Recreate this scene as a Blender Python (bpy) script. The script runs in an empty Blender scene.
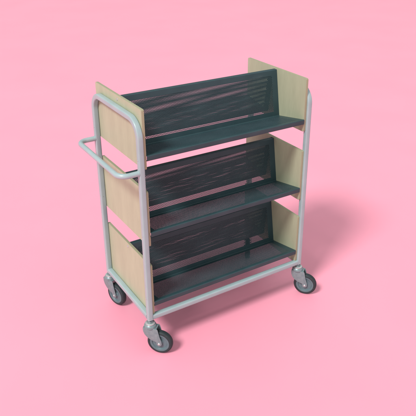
import bpy, bmesh, math, random
from mathutils import Vector, Matrix

random.seed(3)
scene = bpy.context.scene
PI = math.pi

# ------------------------------------------------------------------ camera
RES = 416.0
F, CX, CY = 608.168, 224.242, 182.003
CAM = Vector((-0.93784, -2.05771, 1.93742))
RIGHT = Vector((0.8396789343, -0.5430596163, 0.0050537529))
UP = Vector((0.2293927885, 0.3630912740, 0.9030745680))
FWD = Vector((0.4922583020, 0.7571333964, -0.4294540537))
cam_data = bpy.data.cameras.new('camera')
cam = bpy.data.objects.new('camera', cam_data)
scene.collection.objects.link(cam)
m = Matrix(((RIGHT.x, UP.x, -FWD.x, CAM.x), (RIGHT.y, UP.y, -FWD.y, CAM.y),
            (RIGHT.z, UP.z, -FWD.z, CAM.z), (0, 0, 0, 1)))
cam.matrix_world = m
cam_data.sensor_width = 36
cam_data.lens = F / RES * 36
cam_data.shift_x = (RES / 2 - CX) / RES
cam_data.shift_y = (CY - RES / 2) / RES
cam_data.clip_end = 200
scene.camera = cam

# ------------------------------------------------------------------ light
world = bpy.data.worlds.new('World'); scene.world = world
world.use_nodes = True
nt = world.node_tree
bg = nt.nodes['Background']
bg.inputs['Strength'].default_value = 0.565
# plain studio surround, brighter overhead and on the photographer's side than behind the object
tc = nt.nodes.new('ShaderNodeTexCoord'); dt = nt.nodes.new('ShaderNodeVectorMath'); dt.operation = 'DOT_PRODUCT'
dt.inputs[1].default_value = Vector((-.25, -.80, .40)).normalized()
mr = nt.nodes.new('ShaderNodeMapRange'); mr.inputs['From Min'].default_value = -1; mr.inputs['From Max'].default_value = 1
rp = nt.nodes.new('ShaderNodeValToRGB')
nt.links.new(tc.outputs['Generated'], dt.inputs[0]); nt.links.new(dt.outputs['Value'], mr.inputs['Value'])
nt.links.new(mr.outputs[0], rp.inputs['Fac']); nt.links.new(rp.outputs['Color'], bg.inputs['Color'])
rp.color_ramp.elements[0].color = (0.68, 0.705, 0.72, 1)
rp.color_ramp.elements[1].color = (1.42, 1.45, 1.47, 1)

key = bpy.data.lights.new('key_softbox', 'AREA')
key.shape = 'DISK'
D_KEY = 150.0
key.size = 36
key.energy = 210000
key.color = (1.0, 0.99, 0.97)
ko = bpy.data.objects.new('key_softbox', key); scene.collection.objects.link(ko)
kd = Vector((-1.00, -0.40, 1.23)).normalized()
ko.location = Vector((0.43, 0.23, 0.5)) + kd * D_KEY
ko.rotation_euler = kd.to_track_quat('Z', 'Y').to_euler()

scene.view_settings.view_transform = 'Standard'
scene.view_settings.look = 'None'
scene.view_settings.exposure = 0
scene.view_settings.gamma = 1
scene.render.engine = 'CYCLES'

# ------------------------------------------------------------------ materials
def material(name, col, rough=0.5, metal=0.0, spec=0.5):
    mt = bpy.data.materials.new(name); mt.use_nodes = True
    b = mt.node_tree.nodes['Principled BSDF']
    b.inputs['Base Color'].default_value = (*col, 1)
    b.inputs['Roughness'].default_value = rough
    b.inputs['Metallic'].default_value = metal
    b.inputs['Specular IOR Level'].default_value = spec
    return mt, mt.node_tree, b

def vary(tree, bsdf, c1, c2, scale, stretch=(1, 1, 1), detail=4, lo=0.3, hi=0.7, bump=0.0, dist=0.001, rough=None, bscale=None):
    n = tree.nodes; l = tree.links
    tc = n.new('ShaderNodeTexCoord'); mp = n.new('ShaderNodeMapping'); mp.inputs['Scale'].default_value = stretch
    no = n.new('ShaderNodeTexNoise'); no.inputs['Scale'].default_value = scale; no.inputs['Detail'].default_value = detail
    r = n.new('ShaderNodeValToRGB')
    r.color_ramp.elements[0].position = lo; r.color_ramp.elements[1].position = hi
    r.color_ramp.elements[0].color = (*c1, 1); r.color_ramp.elements[1].color = (*c2, 1)
    l.new(tc.outputs['Object'], mp.inputs[0]); l.new(mp.outputs[0], no.inputs['Vector'])
    l.new(no.outputs['Fac'], r.inputs['Fac']); l.new(r.outputs['Color'], bsdf.inputs['Base Color'])
    if rough:
        mr = n.new('ShaderNodeMapRange'); mr.inputs['To Min'].default_value = rough[0]; mr.inputs['To Max'].default_value = rough[1]
        l.new(no.outputs['Fac'], mr.inputs['Value']); l.new(mr.outputs[0], bsdf.inputs['Roughness'])
    if bump:
        n2 = n.new('ShaderNodeTexNoise'); n2.inputs['Scale'].default_value = bscale or scale * 4; n2.inputs['Detail'].default_value = 3
        l.new(mp.outputs[0], n2.inputs['Vector'])
        bp = n.new('ShaderNodeBump'); bp.inputs['Strength'].default_value = bump; bp.inputs['Distance'].default_value = dist
        l.new(n2.outputs['Fac'], bp.inputs['Height']); l.new(bp.outputs[0], bsdf.inputs['Normal'])
    return r

def wear(tree, bsdf, col, scale, lo, hi, stretch=(1, 1, 1), amount=1.0):
    """rubbed or chipped patches with a shape of their own, mixed over the base colour"""
    n = tree.nodes; l = tree.links
    src = bsdf.inputs['Base Color'].links[0].from_socket
    tc = n.new('ShaderNodeTexCoord'); mp = n.new('ShaderNodeMapping'); mp.inputs['Scale'].default_value = stretch
    no = n.new('ShaderNodeTexNoise'); no.inputs['Scale'].default_value = scale; no.inputs['Detail'].default_value = 7; no.inputs['Roughness'].default_value = .65
    mr = n.new('ShaderNodeMapRange'); mr.inputs['From Min'].default_value = lo; mr.inputs['From Max'].default_value = hi; mr.inputs['To Max'].default_value = amount
    mx = n.new('ShaderNodeMix'); mx.data_type = 'RGBA'
    l.new(tc.outputs['Object'], mp.inputs[0]); l.new(mp.outputs[0], no.inputs['Vector']); l.new(no.outputs['Fac'], mr.inputs['Value'])
    l.new(mr.outputs[0], mx.inputs[0]); l.new(src, mx.inputs[6]); mx.inputs[7].default_value = (*col, 1)
    l.new(mx.outputs[2], bsdf.inputs['Base Color'])

M_FLOOR, t_, b_ = material('pink_floor', (.95, .39, .50), .42, 0, .55)
vary(t_, b_, (.94, .350, .460), (.95, .365, .476), 1.3, lo=.35, hi=.65, bump=.08, bscale=900, dist=.0006)

M_TUBE, t_, b_ = material('grey_powder_coat', (.40, .46, .48), .38, 0, .5)
vary(t_, b_, (.30, .405, .415), (.345, .445, .452), 14, bump=.12, bscale=700, dist=.0004, rough=(.30, .46))
b_.inputs['Coat Weight'].default_value = .35; b_.inputs['Coat Roughness'].default_value = .16
wear(t_, b_, (.16, .18, .18), 55, .70, .74, (1, 1, .6))

M_SHELF, t_, b_ = material('slate_powder_coat', (.030, .052, .060), .42, 0, .35)
vary(t_, b_, (.024, .053, .061), (.034, .070, .079), 9, bump=.15, bscale=800, dist=.0004, rough=(.34, .5))
wear(t_, b_, (.085, .115, .12), 26, .60, .78, (.22, 2.2, 1.6), .55)

def wood(name, a, b, edge=False):
    mt, tr, bs = material(name, a, .5, 0, .4)
    if not edge:
        r = vary(tr, bs, a, b, 7, (1, 2.6, .55), 6, .3, .72, .15, .0005, (.42, .58))
        # fine darker pores running up the grain
        n = tr.nodes; l = tr.links
        tc = n.new('ShaderNodeTexCoord'); mp = n.new('ShaderNodeMapping'); mp.inputs['Scale'].default_value = (1, 60, 3)
        no = n.new('ShaderNodeTexNoise'); no.inputs['Scale'].default_value = 6; no.inputs['Detail'].default_value = 4
        l.new(tc.outputs['Object'], mp.inputs[0]); l.new(mp.outputs[0], no.inputs['Vector'])
        mr = n.new('ShaderNodeMapRange'); mr.inputs['From Min'].default_value = .35; mr.inputs['From Max'].default_value = .7
        mr.inputs['To Min'].default_value = 1.03; mr.inputs['To Max'].default_value = .93
        l.new(no.outputs['Fac'], mr.inputs['Value'])
        mx = n.new('ShaderNodeVectorMath'); mx.operation = 'SCALE'
        oi = n.new('ShaderNodeObjectInfo'); m2 = n.new('ShaderNodeMapRange'); m2.inputs['To Min'].default_value = .94; m2.inputs['To Max'].default_value = 1.05
        mm = n.new('ShaderNodeMath'); mm.operation = 'MULTIPLY'
        l.new(oi.outputs['Random'], m2.inputs['Value']); l.new(m2.outputs[0], mm.inputs[0]); l.new(mr.outputs[0], mm.inputs[1])
        l.new(r.outputs['Color'], mx.inputs[0]); l.new(mm.outputs[0], mx.inputs['Scale']); l.new(mx.outputs[0], bs.inputs['Base Color'])
    else:
        n = tr.nodes; l = tr.links
        tc = n.new('ShaderNodeTexCoord'); w = n.new('ShaderNodeTexWave'); w.wave_type = 'BANDS'; w.bands_direction = 'X'
        w.inputs['Scale'].default_value = 75; w.inputs['Distortion'].default_value = .6
        r = n.new('ShaderNodeValToRGB'); r.color_ramp.elements[0].color = (*a, 1); r.color_ramp.elements[1].color = (*b, 1)
        l.new(tc.outputs['Object'], w.inputs['Vector']); l.new(w.outputs['Fac'], r.inputs['Fac']); l.new(r.outputs['Color'], bs.inputs['Base Color'])
    return mt
M_WOOD = wood('birch_plywood', (.405, .42, .285), (.455, .468, .32))
M_EDGE = wood('plywood_edge', (.24, .23, .14), (.43, .425, .275), True)

M_ZINC, t_, b_ = material('zinc_plate', (.30, .36, .37), .34, .25, .5)
vary(t_, b_, (.16, .235, .245), (.235, .31, .315), 60, rough=(.28, .5))
M_CHROME, t_, b_ = material('bright_steel', (.58, .64, .62), .26, .7)
M_TYRE, t_, b_ = material('dark_rubber', (.028, .034, .038), .6, 0, .4)
vary(t_, b_, (.016, .026, .029), (.026, .038, .042), 40, rough=(.5, .75))
wear(t_, b_, (.12, .115, .105), 70, .56, .75, (1, 1, 1), .6)
M_HUB, t_, b_ = material('grey_plastic_hub', (.13, .17, .185), .45, 0, .5)
vary(t_, b_, (.085, .145, .16), (.115, .18, .195), 50, rough=(.4, .55))
wear(t_, b_, (.22, .23, .22), 60, .58, .78, (1, 1, 1), .6)
M_SHAFT, t_, b_ = material('dark_steel', (.05, .06, .06), .4, .6)
M_PLUG, t_, b_ = material('dark_plug', (.02, .02, .02), .6)

# ------------------------------------------------------------------ helpers
def link(name, mesh, mats, parent=None, smooth=True, angle=35):
    o = bpy.data.objects.new(name, mesh)
    scene.collection.objects.link(o)
    for mt in (mats if isinstance(mats, (list, tuple)) else [mats]):
        mesh.materials.append(mt)
    if smooth:
        mesh.shade_smooth()
        mesh.set_sharp_from_angle(angle=math.radians(angle))
    if parent: o.parent = parent
    return o

def finish(name, bm, mats, parent=None, smooth=True, bevel=0.0, seg=2, angle=35):
    bmesh.ops.remove_doubles(bm, verts=bm.verts, dist=1e-6)
    if bevel:
        es = [e for e in bm.edges if len(e.link_faces) == 2 and e.calc_face_angle(0) > math.radians(40)]
        bmesh.ops.bevel(bm, geom=es, offset=bevel, segments=seg, affect='EDGES', profile=.5, clamp_overlap=True)
    bmesh.ops.recalc_face_normals(bm, faces=bm.faces)
    me = bpy.data.meshes.new(name); bm.to_mesh(me); bm.free()
    return link(name, me, mats, parent, smooth, angle)

def add_box(bm, x0, x1, y0, y1, z0, z1):
    vs = [bm.verts.new((x, y, z)) for x in (x0, x1) for y in (y0, y1) for z in (z0, z1)]
    for f in ((0, 1, 3, 2), (4, 6, 7, 5), (0, 4, 5, 1), (2, 3, 7, 6), (0, 2, 6, 4), (1, 5, 7, 3)):
        bm.faces.new([vs[i] for i in f])

def add_cyl(bm, p0, p1, r0, r1=None, n=24):
    r1 = r0 if r1 is None else r1
    p0 = Vector(p0); p1 = Vector(p1); d = (p1 - p0).normalized()
    a = d.orthogonal().normalized(); b = d.cross(a)
    A = [bm.verts.new(p0 + (a * math.cos(2*PI*i/n) + b * math.sin(2*PI*i/n)) * r0) for i in range(n)]
    B = [bm.verts.new(p1 + (a * math.cos(2*PI*i/n) + b * math.sin(2*PI*i/n)) * r1) for i in range(n)]
    for i in range(n):
        bm.faces.new((A[i], A[(i+1) % n], B[(i+1) % n], B[i]))
    bm.faces.new(A[::-1]); bm.faces.new(B)

def add_lathe(bm, c, axis, prof, n=40):
    """prof: (along axis, radius) closed loop of the section"""
    c = Vector(c); d = Vector(axis).normalized(); a = d.orthogonal().normalized(); b = d.cross(a)
    rings = []
    for (h, r) in prof:
        if r < 1e-6: rings.append([bm.verts.new(c + d * h)])
        else: rings.append([bm.verts.new(c + d*h + (a*math.cos(2*PI*i/n) + b*math.sin(2*PI*i/n))*r) for i in range(n)])
    k = len(rings)
    closed = prof[0][1] > 1e-6
    for j in range(k if closed else k - 1):
        A, B = rings[j], rings[(j+1) % k]
        for i in range(n):
            q = (i+1) % n
            if len(A) == 1: bm.faces.new((A[0], B[q], B[i]))
            elif len(B) == 1: bm.faces.new((A[i], A[q], B[0]))
            else: bm.faces.new((A[i], A[q], B[q], B[i]))

def add_prism(bm, pts, to3, t0, t1):
    A = [bm.verts.new(to3(p, t0)) for p in pts]; B = [bm.verts.new(to3(p, t1)) for p in pts]
    n = len(pts)
    for i in range(n): bm.faces.new((A[i], A[(i+1) % n], B[(i+1) % n], B[i]))
    f0 = bm.faces.new(A[::-1]); f1 = bm.faces.new(B)
    return f0, f1

def round_rect(w, h, r, seg=4):
    out = []
    for cx, cy, a0 in ((w/2-r, h/2-r, 0), (-w/2+r, h/2-r, 90), (-w/2+r, -h/2+r, 180), (w/2-r, -h/2+r, 270)):
        for i in range(seg+1):
            a = math.radians(a0 + 90*i/seg); out.append((cx + r*math.cos(a), cy + r*math.sin(a)))
    return out

def fillet(pts, r, seg=10):
    out = [Vector(pts[0])]
    for i in range(1, len(pts)-1):
        p = Vector(pts[i]); a = (Vector(pts[i-1]) - p).normalized(); b = (Vector(pts[i+1]) - p).normalized()
        half = a.angle(b) / 2; t = r / math.tan(half); c = p + (a+b).normalized() * (r / math.sin(half))
        s = p + a*t - c; e = p + b*t - c
        tot = s.angle(e)
        for k in range(seg+1):
            out.append(c + s.normalized().slerp(e.normalized(), k/seg) * r)
    out.append(Vector(pts[-1]))
    return out

def add_sweep(bm, path, section, side):
    """sweep a closed section (u,v); u along the fixed vector side, v along side x tangent"""
    rings = []; n = len(path); side = Vector(side).normalized()
    for i, p in enumerate(path):
        t = (path[min(i+1, n-1)] - path[max(i-1, 0)]).normalized()
        v = side.cross(t).normalized()
        rings.append([bm.verts.new(p + side*a + v*b) for a, b in section])
    k = len(section)
    for i in range(n-1):
        for j in range(k):
            bm.faces.new((rings[i][j], rings[i][(j+1) % k], rings[i+1][(j+1) % k], rings[i+1][j]))
    bm.faces.new(rings[0][::-1]); bm.faces.new(rings[-1])

# ------------------------------------------------------------------ dimensions (metres)
LEN, DEP = 0.866, 0.460          # post centre to post centre
ZR = 0.190                       # centre of the bottom rails
TW = 0.025                       # square tube
HT = TW / 2
ZTOP = 1.129                     # centre line of the hoop
PANELS = [(1.177, 0.921), (0.822, 0.559), (0.4635, 0.198)]   # top and bottom of the end panels

# ------------------------------------------------------------------ floor
bm = bmesh.new()
S = 60
N = 24
gv = [[bm.verts.new((-S + 2*S*i/N, -S + 2*S*j/N, 0)) for j in range(N+1)] for i in range(N+1)]
for i in range(N):
    for j in range(N):
        bm.faces.new((gv[i][j], gv[i+1][j], gv[i+1][j+1], gv[i][j+1]))
fl = finish('floor', bm, M_FLOOR)
fl['kind'] = 'structure'

# ------------------------------------------------------------------ the trolley
root = bpy.data.objects.new('book_trolley', None)
scene.collection.objects.link(root)
root['label'] = 'three tier grey tube book trolley with slate perforated shelves and plywood ends on pink floor'
root['category'] = 'book trolley'

sec = round_rect(TW, TW, 0.0055, 4)
def make_hoop(x, name='hoop_frame'):
    bm = bmesh.new()
    path = [(x, DEP, ZR-HT), (x, DEP, ZTOP), (x, 0, ZTOP), (x, 0, ZR-HT)]
    add_sweep(bm, fillet(path, 0.075, 12), sec, (1, 0, 0))
    return finish(name, bm, M_TUBE, root)
hoopL = make_hoop(0); hoopR = make_hoop(LEN)

def plug(parent, x, y, z, r=.0035):
    bm = bmesh.new()
    add_lathe(bm, (x, y, z), (-1, 0, 0), [(0, 0), (0, r), (.0012, r*.9), (.002, r*.45), (.0022, 0)], 16)
    return finish('screw', bm, M_CHROME, parent)
for z, y in ((.969, DEP), (.619, DEP), (.969, 0), (.619, 0), (.297, DEP), (.297, 0)):
    plug(hoopL, -HT-.0002, y, z)

def rail(name, p0, p1, side):
    bm = bmesh.new()
    add_sweep(bm, [Vector(p0), Vector(p1)], sec, side)
    return finish(name, bm, M_TUBE, root)
for x in (0, LEN): rail('end_rail', (x, HT-.0005, ZR), (x, DEP-HT+.0005, ZR), (1, 0, 0))
for y in (0, DEP): rail('long_rail', (HT-.0005, y, ZR), (LEN-HT+.0005, y, ZR), (0, 1, 0))

# weld seams round the foot of each post
def weld(hoop, x, y, sx):
    bm = bmesh.new()
    xx = x + sx*HT
    add_lathe(bm, (xx, y, ZR), (1, 0, 0), [(-.0012, HT-.002), (-.0012, HT+.0012), (.0012, HT+.0012), (.0012, HT-.002)], 20)
    return finish('weld_seam', bm, M_TUBE, hoop)
for h, x, sx in ((hoopL, 0, 1), (hoopR, LEN, -1)):
    weld(h, x, 0, sx); weld(h, x, DEP, sx)

# handle
bm = bmesh.new()
circ = [(.0116*math.cos(2*PI*i/20), .0116*math.sin(2*PI*i/20)) for i in range(20)]
HZ = .912
add_sweep(bm, fillet([(-HT+.002, DEP, HZ), (-.094, DEP, HZ), (-.094, 0, HZ), (-HT+.002, 0, HZ)], .042, 12), circ, (0, 0, 1))
handle = finish('push_handle', bm, M_TUBE, root, angle=50)
for y in (0, DEP):
    bm = bmesh.new()
    add_lathe(bm, (-HT, y, HZ), (-1, 0, 0), [(0, .0095), (0, .0124), (.0022, .0123), (.0045, .0119), (.0045, .0095)], 24)
    finish('weld_seam', bm, M_TUBE, handle)

# end panels
PT = .012
def panel_outline(z1, z0, y0=-.002, y1=None):
    y1 = DEP + .002 if y1 is None else y1
    w = y1-y0; h = z1-z0; r = .006
    return [(p[0] + (y0+y1)/2, p[1] + (z0+z1)/2) for p in round_rect(w, h, r, 5)]
for (zt, zb) in PANELS:
    for x0, out in ((HT+.0003, -1), (LEN-HT-.0003-PT, 1)):
        bm = bmesh.new()
        pts = panel_outline(zt, zb)
        add_prism(bm, pts, lambda p, t: Vector((t, p[0], p[1])), x0, x0+PT)
        es = [e for e in bm.edges if abs(e.verts[0].co.x - e.verts[1].co.x) < 1e-6]
        bmesh.ops.bevel(bm, geom=es, offset=.0007, segments=1, affect='EDGES')
        for f in bm.faces: f.material_index = 0 if abs(f.normal.x) > .5 else 1
        bm.normal_update()
        for f in bm.faces: f.material_index = 0 if abs(f.normal.x) > .9 else 1
        pn = finish('end_panel', bm, [M_WOOD, M_EDGE], root)
        if out < 0:
            xx = x0; sgn = -1
            for y, z in ((DEP/2-.004, zt-.018),):
                bmm = bmesh.new(); r = .0060 if z > zt-.05 else .0032
                add_lathe(bmm, (xx, y, z), (-1, 0, 0), [(0, 0), (0, r), (.0012, r*.95), (.0028, r*.55), (.0032, 0)], 18)
                finish('screw', bmm, M_CHROME if z > zt-.05 else M_WOOD, pn)

# shelf trays: a sloping shelf with a folded front lip and a leaning back, both of pierced sheet
X0, X1 = HT+PT+.0006, LEN-HT-PT-.0006
TH = .0012
Y_F, Z_F = -.006, -.194         # relative to the panel top
Y_C, Z_C = .184, -.229
Y_B, Z_B = .219, -.006
def perforated(name, a, b, m0, m1, mx, nrm, parent, pitch=.0068, rad=.0020):
    """pierced sheet between the profile points a and b (y,z), plain margins m0 m1 along the profile and mx at the ends"""
    a = Vector((0, *a)); b = Vector((0, *b)); d = b-a; W = d.length; d.normalize()
    n = Vector((1, 0, 0)).cross(d).normalized()
    if n.dot(Vector((0, *nrm))) < 0: n = -n
    verts = []; faces = []; cache = {}
    def V(u, v, w):
        k = (round(u, 6), round(v, 6), w)
        if k not in cache:
            cache[k] = len(verts); verts.append(tuple(a + Vector((u, 0, 0)) + d*v - n*(TH*w)))
        return cache[k]
    def quad(u0, v0, u1, v1):
        for w in (0, 1):
            faces.append((V(u0, v0, w), V(u1, v0, w), V(u1, v1, w), V(u0, v1, w)))
    ph = pitch*.866
    L = X1-X0
    nr = int((W-m0-m1)/ph); v00 = m0; v11 = m0+nr*ph
    nc = int((L-2*mx)/pitch); u00 = (L-nc*pitch)/2; u11 = u00+nc*pitch
    UX = X0
    quad(UX, 0, UX+L, v00); quad(UX, v11, UX+L, W)
    for r in range(nr):
        off = pitch/2 if r % 2 else 0
        va, vb = v00+r*ph, v00+(r+1)*ph
        ncr = nc-1 if off else nc
        quad(UX, va, UX+u00+off, vb); quad(UX+u00+off+ncr*pitch, va, UX+L, vb)
        for c in range(ncr):
            ua = UX+u00+off+c*pitch; ub = ua+pitch
            cu, cv = (ua+ub)/2, (va+vb)/2
            outer = []
            for s in range(4):
                cs = [(ub, vb), (ua, vb), (ua, va), (ub, va)]
                p, q = cs[s], cs[(s+1) % 4]
                for k in range(3): outer.append((p[0]+(q[0]-p[0])*k/3, p[1]+(q[1]-p[1])*k/3))
            inner = [(cu+rad*math.cos(PI/4+2*PI*i/12), cv+rad*math.sin(PI/4+2*PI*i/12)) for i in range(12)]
            for i in range(12):
                j = (i+1) % 12
                for w in (0, 1):
                    faces.append((V(*outer[i], w), V(*outer[j], w), V(*inner[j], w), V(*inner[i], w)))
                faces.append((V(*inner[i], 0), V(*inner[j], 0), V(*inner[j], 1), V(*inner[i], 1)))
    # rim
    for (p, q) in (((0, 0), (L, 0)), ((L, 0), (L, W)), ((L, W), (0, W)), ((0, W), (0, 0))):
        faces.append((V(UX+p[0], p[1], 0), V(UX+q[0], q[1], 0), V(UX+q[0], q[1], 1), V(UX+p[0], p[1], 1)))
    me = bpy.data.meshes.new(name); me.from_pydata(verts, [], faces); me.update()
    return link(name, me, M_SHELF, parent, smooth=False)

def strip(name, prof, parent, x0=X0, x1=X1):
    """folded sheet strip: polyline profile in (y,z), given the sheet's thickness"""
    P = [Vector((p[0], p[1])) for p in prof]
    nrm = []
    for i in range(len(P)):
        t = (P[min(i+1, len(P)-1)]-P[max(i-1, 0)]).normalized(); nrm.append(Vector((-t.y, t.x)))
    ring = P + [P[i]+nrm[i]*TH for i in range(len(P)-1, -1, -1)]
    bm = bmesh.new()
    add_prism(bm, [tuple(p) for p in ring], lambda p, t: Vector((t, p[0], p[1])), x0, x1)
    return finish(name, bm, M_SHELF, parent, angle=28)

def fold(pts, r):
    f = fillet([(0, *p) for p in pts], r, 5)
    return [(q.y, q.z) for q in f]

def make_tray():
    t = bpy.data.objects.new('shelf_tray', None); scene.collection.objects.link(t); t.parent = root
    sl = Vector((Y_C-Y_F, Z_C-Z_F)).normalized()
    a = Vector((Y_F, Z_F))+sl*.010
    c = Vector((Y_C, Z_C))-sl*.004
    bk = Vector((Y_B-Y_C, Z_B-Z_C)).normalized()
    c2 = Vector((Y_C, Z_C))+bk*.004
    b = Vector((Y_B, Z_B))-bk*.004
    perforated('shelf', tuple(a), tuple(c), .012, .014, .026, (0, 1), t, rad=.00225)
    perforated('back_sheet', tuple(c2), tuple(b), .020, .018, .030, (-1, 0), t)
    # front lip
    strip('front_lip', fold([tuple(a), (Y_F, Z_F), (Y_F+.001, Z_F-.025), (Y_F+.013, Z_F-.025)], .0035), t)
    # crease between shelf and back
    strip('crease_fold', fold([tuple(c2), (Y_C, Z_C), tuple(c)], .0030), t)
    # folded top of the back
    strip('top_flange', fold([(Y_B+.0095, Z_B-.0005), (Y_B, Z_B), tuple(b)], .0028), t)
    # end tabs that screw to the plywood
    return t

tray = make_tray()
tray.location = (0, 0, PANELS[0][0])
kids = list(tray.children)
def copy_tray(loc, rz):
    t = tray.copy(); scene.collection.objects.link(t); t.parent = root
    t.location = loc; t.rotation_euler = (0, 0, rz)
    for ch in kids:
        c = ch.copy(); scene.collection.objects.link(c); c.parent = t
    return t
for i, (zt, zb) in enumerate(PANELS):
    if i: copy_tray((0, 0, zt), 0)
    copy_tray((LEN, DEP, zt), PI)     # the same shelf facing the other side

# ------------------------------------------------------------------ castors
WR = .0605
def make_caster():
    cs = bpy.data.objects.new('castor', None); scene.collection.objects.link(cs); cs.parent = root
    TR = .045   # trail, wheel set off along local +x; wheel axis along local y
    zb = ZR-HT
    bm = bmesh.new(); add_cyl(bm, (0, 0, .142), (0, 0, zb-.0005), .0095, n=24)
    finish('stem', bm, M_SHAFT, cs)
    bm = bmesh.new()
    add_lathe(bm, (0, 0, .1572), (0, 0, 1), [(0, .0098), (0, .0205), (.0012, .0225), (.0045, .0225), (.006, .0205), (.0075, .0150), (.0075, .0098)], 36)
    finish('washer', bm, M_CHROME, cs)
    bm = bmesh.new(); add_prism(bm, [(.0145*math.cos(PI/3*i), .0145*math.sin(PI/3*i)) for i in range(6)],
                                lambda p, t: Vector((p[0], p[1], t)), .1655, .1722)
    finish('nut', bm, M_ZINC, cs, bevel=.0008, seg=1)
    bm = bmesh.new()
    add_lathe(bm, (0, 0, 0), (0, 0, 1), [(.138, 0), (.138, .0255), (.141, .0285), (.149, .0285), (.153, .0265), (.1568, .0220), (.1568, 0)], 40)
    finish('swivel_head', bm, M_ZINC, cs)
    # fork: crown and two wide tapering legs
    bm = bmesh.new()
    ra = .0125; zc = WR; xr = TR-.004
    leg = [(-.0290, .1425), (-.0300, .134), (-.0285, .120), (-.0225, .104), (-.0090, .088), (.010, .076), (TR-ra*1.05, zc+.008)]
    for k in range(9):
        a = math.radians(180 + 175*k/8); leg.append((TR+ra*math.cos(a), zc+ra*math.sin(a)))
    leg += [(TR+.0115, zc+.014), (TR+.0035, .100), (xr+.001, .130), (xr-.001, .138), (xr-.006, .1425)]
    for y in (-.0205, .0180):
        add_prism(bm, leg, lambda p, t: Vector((p[0], t, p[1])), y, y+.0025)
    add_box(bm, -.0290, xr-.006, -.0180, .0180, .1400, .1425)
    finish('fork', bm, M_ZINC, cs, bevel=.0008, seg=2)
    # wheel
    bm = bmesh.new()
    w = .0145
    tp = [(-w+.001, .046), (-w, .0490), (-w+.0010, .0545), (-w+.004, .0585), (-w+.008, .0601), (0, WR), (w-.008, .0601),
          (w-.004, .0585), (w-.0010, .0545), (w, .0490), (w-.001, .046), (0, .043)]
    add_lathe(bm, (TR, 0, WR), (0, 1, 0), tp, 64)
    finish('tyre', bm, M_TYRE, cs)
    bm = bmesh.new()
    hp = [(-.0160, .0), (-.0160, .011), (-.0135, .0135), (-.0080, .017), (-.0080, .034), (-.0125, .037), (-.0137, .0425),
          (-.0132, .0468), (.0132, .0468), (.0137, .0425), (.0125, .037), (.0080, .034), (.0080, .017), (.0135, .0135), (.0160, .011), (.0160, 0)]
    add_lathe(bm, (TR, 0, WR), (0, 1, 0), hp, 64)
    finish('wheel_hub', bm, M_HUB, cs)
    bm = bmesh.new()
    add_cyl(bm, (TR, -.0235, WR), (TR, .0235, WR), .0035, n=16)
    for q in (-1, 1):
        add_lathe(bm, (TR, q*.0205, WR), (0, q, 0), [(0, 0), (0, .0058), (.002, .0056), (.0034, .0042), (.0036, 0)], 24)
    finish('axle_bolt', bm, M_CHROME, cs)
    return cs
c0 = make_caster(); ck = list(c0.children)
def place(c, x, y, deg):
    c.location = (x, y, 0); c.rotation_euler = (0, 0, math.radians(deg))
place(c0, 0, 0, -46)
for x, y, deg in ((LEN, 0, -50), (0, DEP, -72), (LEN, DEP, -125)):
    c = c0.copy(); scene.collection.objects.link(c); c.parent = root
    place(c, x, y, deg)
    for ch in ck:
        k = ch.copy(); scene.collection.objects.link(k); k.parent = c
